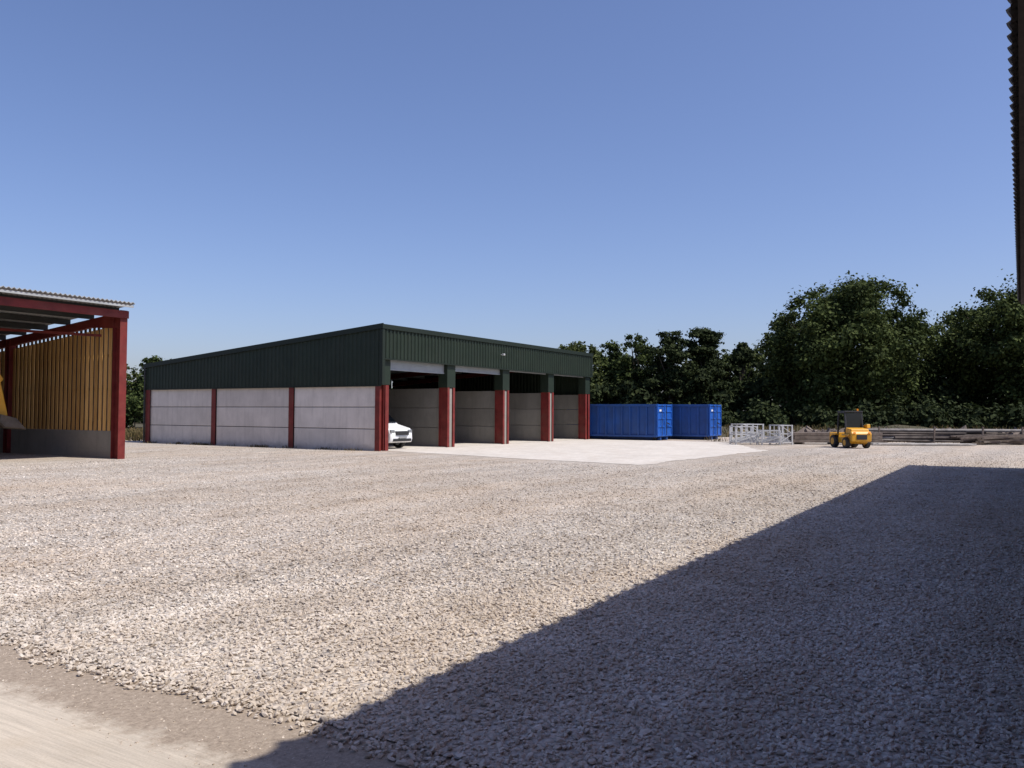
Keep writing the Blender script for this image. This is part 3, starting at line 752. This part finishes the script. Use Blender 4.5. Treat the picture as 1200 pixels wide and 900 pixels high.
for i in range(1200):
    an = rng.uniform(math.radians(5), math.radians(175)); rad = rng.uniform(115, 130); h = rng.uniform(2, 5.5 if an > 1.6 else 9)
    cs.append(np.array([rad*math.cos(an), rad*math.sin(an), h*rng.random()])); rs.append(rng.uniform(1.2, 2.8))
tl = root('distant_tree_line'); quads_obj('foliage', leaf_quads(cs, rs, 70000, 0.85, 0.8), M['leafC'], tl)

nx, ny = 90, 14; vs = []; fs = []
for j in range(ny+1):
    for i in range(nx+1):
        x = 8+62*i/nx; y0 = 66-0.17*(x-8); y = y0-6+12*j/ny; s_ = math.sin(math.pi*j/ny)
        vs.append((x, y, max(0, s_)*(0.6+0.3*math.sin(x*0.7)*math.sin(x*0.23+1)+rng.normal(0, .05))*math.sin(math.pi*min(1, max(0, i/nx)))**0.3-0.01))
for j in range(ny):
    for i in range(nx): a = j*(nx+1)+i; fs.append((a, a+1, a+nx+2, a+nx+1))
mb = MB(); mb.add(vs, fs); mb.obj('grassy_bank', M['grass'], None, 0, True)

def blades(name, xs, ys, zs, h, w, mat):
    n = len(xs); an = rng.uniform(0, 6.28, n); hh = h*rng.uniform(0.4, 1.3, n); ln = rng.normal(0, 0.35, (n, 2))*hh[:, None]
    a = np.stack([np.cos(an)*w, np.sin(an)*w], 1)
    V = np.zeros((n, 4, 3)); base = np.stack([xs, ys], 1)
    V[:, 0, :2] = base-a; V[:, 1, :2] = base+a; V[:, 2, :2] = base+ln+a*0.25; V[:, 3, :2] = base+ln-a*0.25
    V[:, :2, 2] = zs[:, None]; V[:, 2:, 2] = (zs+hh)[:, None]
    return quads_obj(name, V.reshape(-1, 3), mat, None)
n = 1800
vv = 23.6+rng.beta(1.5, 1.2, n)*15.5; uu = 27.15-np.abs(rng.exponential(0.14, n))
msk = (np.sin(vv*1.3)+np.sin(vv*3.1+1)+rng.normal(0, .5, n)) > 0.5
vv, uu = vv[msk], uu[msk]
blades('weeds', CU*uu-SU*vv, SU*uu+CU*vv, np.full(len(uu), 0.012), 0.11, 0.015, M['weed'])
n = 16000
x = rng.uniform(-30, -13, n); y = rng.uniform(44, 78, n); u_, v_ = UV(x, y); k = v_ > 42
blades('rough_grass', x[k], y[k], np.full(k.sum(), 0.0), 0.35, 0.04, M['weed'])
n = 7000
x = rng.uniform(9, 68, n); t2 = rng.random(n); y = 66-0.17*(x-8)-6+12*t2
blades('bank_grass', x, y, np.maximum(0, np.sin(np.pi*t2))*0.5, 0.35, 0.04, M['weed'])
n = 400
x = rng.uniform(12, 32, n); y = rng.normal(50.2, 0.9, n)
blades('weeds', x, y, np.full(n, 0.014), 0.3, 0.02, M['weed'])

# ------------------------------------------------------------------ light
s_u, s_v = -0.08, 0.60
dvec = P(s_u, s_v, -1.0)
sun = bpy.data.lights.new('sun', 'SUN'); sun.energy = 5.0; sun.angle = math.radians(0.5); sun.color = (1.0, 0.95, 0.87)
so = bpy.data.objects.new('sun', sun); so.rotation_euler = dvec.to_track_quat('-Z', 'Y').to_euler(); so.location = (20, -10, 40); scene.collection.objects.link(so)
to = -dvec.normalized()
w = bpy.data.worlds.new('World'); scene.world = w; w.use_nodes = True
nt = w.node_tree; nt.nodes.clear()
sk = nt.nodes.new('ShaderNodeTexSky'); sk.sky_type = 'NISHITA'; sk.sun_disc = False
sk.sun_elevation = math.asin(to.z); sk.sun_rotation = math.atan2(to.x, to.y)
sk.air_density = 1.0; sk.dust_density = 1.4; sk.ozone_density = 5.0
bg = nt.nodes.new('ShaderNodeBackground'); bg.inputs[1].default_value = 0.135
tint = mixc(nt, 1.0, sk.outputs[0], (1.03, 0.95, 1.08), 'MULTIPLY')
wo = nt.nodes.new('ShaderNodeOutputWorld'); nt.links.new(tint, bg.inputs[0]); nt.links.new(bg.outputs[0], wo.inputs[0])
scene.view_settings.view_transform = 'Standard'; scene.view_settings.look = 'None'; scene.view_settings.exposure = 0

# ------------------------------------------------------------------ camera
cd = bpy.data.cameras.new('camera'); cd.sensor_width = 36; cd.lens = 29.13; cd.clip_end = 5000; cd.clip_start = 0.05
co = bpy.data.objects.new('camera', cd); scene.collection.objects.link(co)
mtx = Matrix.Translation((0, 0, 1.7)) @ Matrix.Rotation(math.radians(90+1.96), 4, 'X') @ Matrix.Rotation(math.radians(0.27), 4, 'Z')
co.matrix_world = mtx
scene.camera = co
